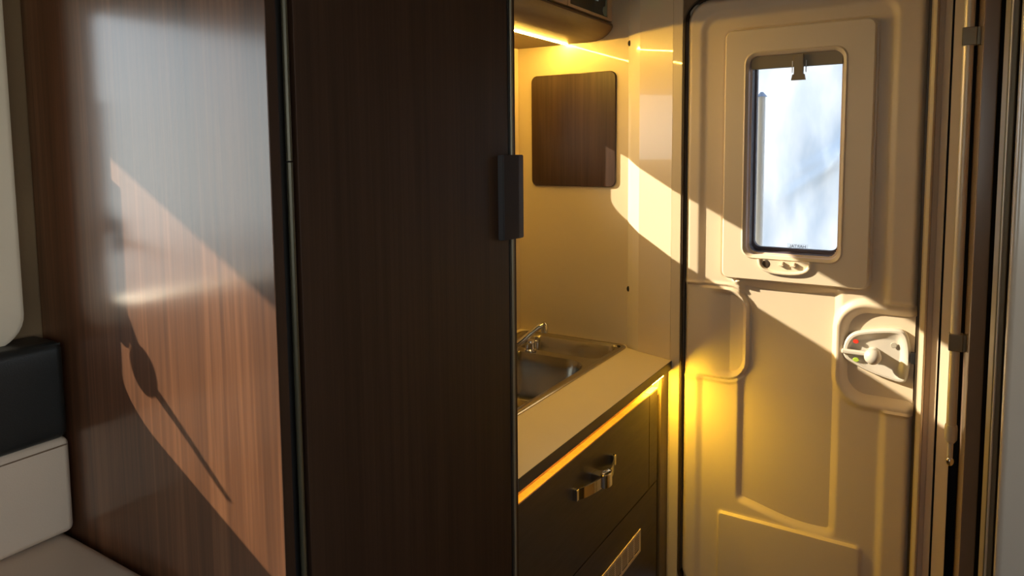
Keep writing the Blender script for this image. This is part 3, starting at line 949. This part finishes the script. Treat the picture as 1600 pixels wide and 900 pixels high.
# under-worktop light strip
ls = root('light_strip', 'amber light strip under the front edge of the kitchen worktop', 'light', (XF - 0.01, 1.6, T0 - 0.006))
box('diffuser', XF - 0.0125, XF - 0.0055, Y0K + 0.01, 1.933, T0 - 0.0040, T0 - 0.0008, 'led_low', ls, bev=0)
box('end_diffuser', XF - 0.0105, XF - 0.0030, 1.935, 2.034, T0 - 0.0034, T0 - 0.0006, 'led_end', ls, bev=0)

# ------------------------------------------------------------------ sink
sink = root('sink', 'stainless steel inset sink with two bowls in the worktop', 'sink', (-1.11, 1.70, ZC))
RX0, RX1, RY0, RY1 = -1.315, -0.902, 1.220, 2.183
B1 = (-1.255, -0.930, 1.997, 2.156)     # shallow basin by the wall
B2 = (-1.255, -0.930, 1.330, 1.943)     # main bowl
def sink_deck():
    """grid deck with smooth basins pressed into it"""
    st = 0.0045
    xs_ = np.arange(RX0, RX1 + st / 2, (RX1 - RX0) / round((RX1 - RX0) / st))
    ys_ = np.arange(RY0, RY1 + st / 2, (RY1 - RY0) / round((RY1 - RY0) / st))
    X, Y = np.meshgrid(xs_, ys_)
    Zs = np.full(X.shape, 0.004)
    pr_ = sdrr(X, Y, RX0, RX1, RY0, RY1, 0.035)
    Zs -= 0.0035 * sm(-0.006, 0.0, pr_)
    # pressed field inside the raised rim
    Zs -= 0.005 * (1 - sm(-0.022, -0.016, pr_))
    p1 = sdrr(X, Y, *B1, 0.030)
    Zs -= 0.055 * (1 - sm(-0.024, 0.002, p1))
    # main bowl with a rounded far end
    p2 = sdrr(X, Y, *B2, 0.085)
    Zs += 0.0025 * np.exp(-((p2 - 0.003) / 0.006) ** 2)
    Zs -= 0.150 * (1 - sm(-0.034, 0.002, p2)) ** 0.8
    keep = pr_ <= 0.0005
    q = keep[:-1, :-1] & keep[1:, :-1] & keep[:-1, 1:] & keep[1:, 1:]
    used = np.zeros(X.shape, bool)
    used[:-1, :-1] |= q; used[1:, :-1] |= q; used[:-1, 1:] |= q; used[1:, 1:] |= q
    idx = -np.ones(X.shape, int)
    idx[used] = np.arange(used.sum())
    V = np.stack([X, Y, Zs + ZC], -1)[used]
    jj, ii = np.nonzero(q)
    F_ = np.stack([idx[jj, ii], idx[jj, ii + 1], idx[jj + 1, ii + 1], idx[jj + 1, ii]], -1)
    me = bpy.data.meshes.new('basin')
    me.from_pydata(V.tolist(), [], F_.tolist())
    me.update()
    return link('basin', me, 'steel', sink)
sink_deck()
loft('rim_edge', [rrZ(ZC + 0.0002, RX0 - 0.003, RX1 + 0.003, RY0 - 0.003, RY1 + 0.003, 0.038), rrZ(ZC + 0.003, RX0 - 0.003, RX1 + 0.003, RY0 - 0.003, RY1 + 0.003, 0.038),
                  rrZ(ZC + 0.0045, RX0, RX1, RY0, RY1, 0.035), rrZ(ZC + 0.0040, RX0 + 0.004, RX1 - 0.004, RY0 + 0.004, RY1 - 0.004, 0.031), rrZ(ZC - 0.0005, RX0 + 0.006, RX1 - 0.006, RY0 + 0.006, RY1 - 0.006, 0.030)], 'steel', sink)
for (sx_, sy_) in ((-0.925, 2.155), (-1.285, 2.155)):
    bm = bmesh.new()
    bmesh.ops.create_cone(bm, cap_ends=True, segments=16, radius1=0.006, radius2=0.005, depth=0.003)
    for v in bm.verts: v.co += Vector((sx_, sy_, ZC + 0.0045))
    link('fixing_screw', bm_mesh(bm, 'fixing_screw'), 'black', sink)
bm = bmesh.new()
bmesh.ops.create_cone(bm, cap_ends=True, segments=28, radius1=0.03, radius2=0.028, depth=0.004)
for v in bm.verts: v.co += Vector((-1.12, 1.64, ZC - 0.131))
link('drain', bm_mesh(bm, 'drain'), 'chrome', sink)
tube('drain_clip', [(-1.128, 1.60, ZC - 0.127), (-1.128, 1.60, ZC - 0.102), (-1.124, 1.63, ZC - 0.095), (-1.124, 1.645, ZC - 0.127)], 0.002, 'black', sink, n=8)

# tap on the bar between the bowls
tap = root('tap', 'small chrome mixer tap on the sink between the two bowls', 'tap', (-1.165, 1.969, ZC + 0.003))
bm = bmesh.new()
lo = []
for (z, rad) in ((0.001, 0.021), (0.005, 0.021), (0.008, 0.017), (0.030, 0.0165), (0.036, 0.014), (0.0385, 0.008)):
    lo.append([(-1.165 + rad * math.cos(2 * PI * k / 24), 1.9690 + rad * math.sin(2 * PI * k / 24), ZC + z) for k in range(24)])
add_loft(bm, lo, True, True)
link('tap_body', bm_mesh(bm, 'tap_body'), 'chrome', tap)
tube('spout', [(-1.205, 1.9390, ZC + 0.018), (-1.185, 1.9540, ZC + 0.036), (-1.165, 1.9710, ZC + 0.058), (-1.145, 1.9890, ZC + 0.078), (-1.133, 1.9990, ZC + 0.084)], [0.011, 0.011, 0.010, 0.010, 0.011], 'chrome', tap, n=16)
tube('nozzle', [(-1.131, 2.0010, ZC + 0.094), (-1.130, 2.0020, ZC + 0.086), (-1.129, 2.0030, ZC + 0.060)], [0.008, 0.0135, 0.0125], 'chrome', tap, n=20)
tube('tap_lever', [(-1.225, 1.9190, ZC + 0.010), (-1.20, 1.9390, ZC + 0.022), (-1.170, 1.9590, ZC + 0.044)], [0.009, 0.008, 0.006], 'chrome', tap, n=12)
sphere('lever_tip', (-1.150, 1.9860, ZC + 0.030), 0.006, 'chrome', tap, seg=12)

# ------------------------------------------------------------------ wooden board on the sink wall
bd = loft('wooden_board', [rrY(YW - 0.0004, -1.285, -0.956, -0.127, 0.266, 0.022), rrY(YW - 0.006, -1.285, -0.956, -0.127, 0.266, 0.022), rrY(YW - 0.008, -1.283, -0.958, -0.125, 0.264, 0.021)], 'board_wood', None, True, True)
setp(bd, 'dark walnut board with rounded corners fixed to the wall above the sink', 'board')

# ------------------------------------------------------------------ overhead cabinet
oc = root('overhead_cabinet', 'cream fronted overhead cabinet with a bronze curved underside above the sink', 'cabinet', (-1.15, 1.68, 0.37))
prof = [(XL + 0.003, 0.369), (-1.26, 0.3685), (-1.15, 0.368), (-1.06, 0.3685), (-1.030, 0.370), (-1.005, 0.377), (-0.986, 0.389), (-0.974, 0.403), (-0.969, 0.413), (-0.972, 0.421), (-0.985, 0.424), (XL + 0.003, 0.424)]
bm = bmesh.new()
add_loft(bm, [[(x, Y0K + 0.002, z) for x, z in prof], [(x, YW - 0.001, z) for x, z in prof]], True, True)
link('underside', bm_mesh(bm, 'underside'), 'bronze', oc)
box('carcass', XL + 0.004, -0.992, Y0K + 0.002, YW - 0.001, 0.424, CE - 0.001, 'black', oc, bev=0)
box('cabinet_front', -0.990, -0.972, Y0K + 0.004, 1.874, 0.428, CE - 0.004, 'cab_cream', oc, bev=0.0015)
bm = bmesh.new()
holed_wall(bm, (-0.990, -0.972), 'x', [1.877, 1.893, 2.163, YW - 0.002], [0.428, 0.4365, CE - 0.006, CE - 0.003], [(1.893, 2.163, 0.4365, CE - 0.006)])
cf = link('control_surround', bm_mesh(bm, 'control_surround'), 'cab_cream', oc, smooth=False)
cp = root('control_panel', 'black control display in the end of the overhead cabinet', 'control panel', (-0.98, 2.03, 0.437))
dp = box('display', -0.986, -0.9745, 1.894, 2.162, 0.4375, CE - 0.007, 'screen', cp, bev=0.002)
boxes('display_segment', [(-0.9747, -0.9741, 1.99, 2.05, 0.483, 0.52)], 'screen_green', cp)
boxes('display_segment', [(-0.9747, -0.9741, 1.915, 1.94, 0.463, 0.50)], 'screen_grey', cp)
boxes('display_segment', [(-0.9747, -0.9741, 2.062, 2.095, 0.478, 0.52)], 'screen_grey', cp)
def blob():
    lp_ = smooth_loop([(2.138, 0.4415), (2.158, 0.4415), (2.160, 0.460), (2.160, 0.488), (2.150, 0.492), (2.146, 0.472), (2.132, 0.466), (2.128, 0.452)], 6)
    return loft('sticker', [[(-0.9746, p.x, p.y) for p in lp_], [(-0.9738, p.x, p.y) for p in lp_]], 'sticker_blue', cp, False, True)
setp(blob(), 'pale blue sticker in the lower corner of the display')
lt = root('light_strip', 'thin warm light strip under the overhead cabinet', 'light', (-1.14, 1.68, 0.364))
box('diffuser', -1.1430, -1.1390, Y0K + 0.004, YW - 0.004, 0.3650, 0.3682, 'led', lt, bev=0)

# ------------------------------------------------------------------ right-hand side
rod = root('blind_tube', 'slim aluminium tube held by two clips beside the entrance door', 'tube', (0.031, 1.90, -0.74))
tube('tube', [(0.031, 1.90, -0.655), (0.031, 1.90, CE - 0.001)], 0.0105, 'alu', rod, n=20)
tube('end_collar', [(0.031, 1.90, -0.655), (0.031, 1.90, -0.665), (0.031, 1.90, -0.690), (0.031, 1.90, -0.698)], [0.0125, 0.0135, 0.0130, 0.008], 'alu', rod, n=20)
tube('end_rod', [(0.031, 1.90, -0.695), (0.031, 1.90, -0.735)], 0.006, 'alu', rod, n=12)
sphere('end_ball', (0.031, 1.90, -0.744), 0.0095, 'chrome', rod, sc_=(0.9, 0.9, 1.2), seg=16)
for zz in (0.247, -0.455):
    bm = bmesh.new()
    add_box(bm, 0.018, 0.0465, 1.886, 1.914, zz - 0.020, zz + 0.020, bev=0.002)
    add_box(bm, 0.0465, 0.0535, 1.890, 1.910, zz - 0.020, zz + 0.020, bev=0.001)
    link('tube_clip', bm_mesh(bm, 'tube_clip'), 'alu_dull', rod)
setp(box('wardrobe_panel', 0.054, 0.083, 1.76, 2.20, FL, CE - 0.001, 'glossbrown', None, bev=0.003), 'glossy brown vertical panel edge right of the aluminium tube', 'panel')
dp_ = root('sliding_door', 'narrow dark door edge with a bright metal profile near the right frame edge', 'door', (0.08, 1.25, FL))
box('door_leaf', 0.074, 0.60, 1.30, 1.33, FL, CE - 0.001, 'black', dp_, bev=0.001)
box('metal_profile', 0.0665, 0.0775, 1.20, 1.30, FL, CE - 0.001, 'alu_dull', dp_, bev=0.002)
tube('profile_bead', [(0.0700, 1.199, FL + 0.001), (0.0700, 1.199, CE - 0.002)], 0.0014, 'alu', dp_, n=8)
setp(box('shower_wall', 0.0615, 0.60, 0.90, 0.93, FL, CE - 0.001, 'nearpanel', None, bev=0.006, seg=4), 'pale pearl panel at the right edge of the view', 'panel')
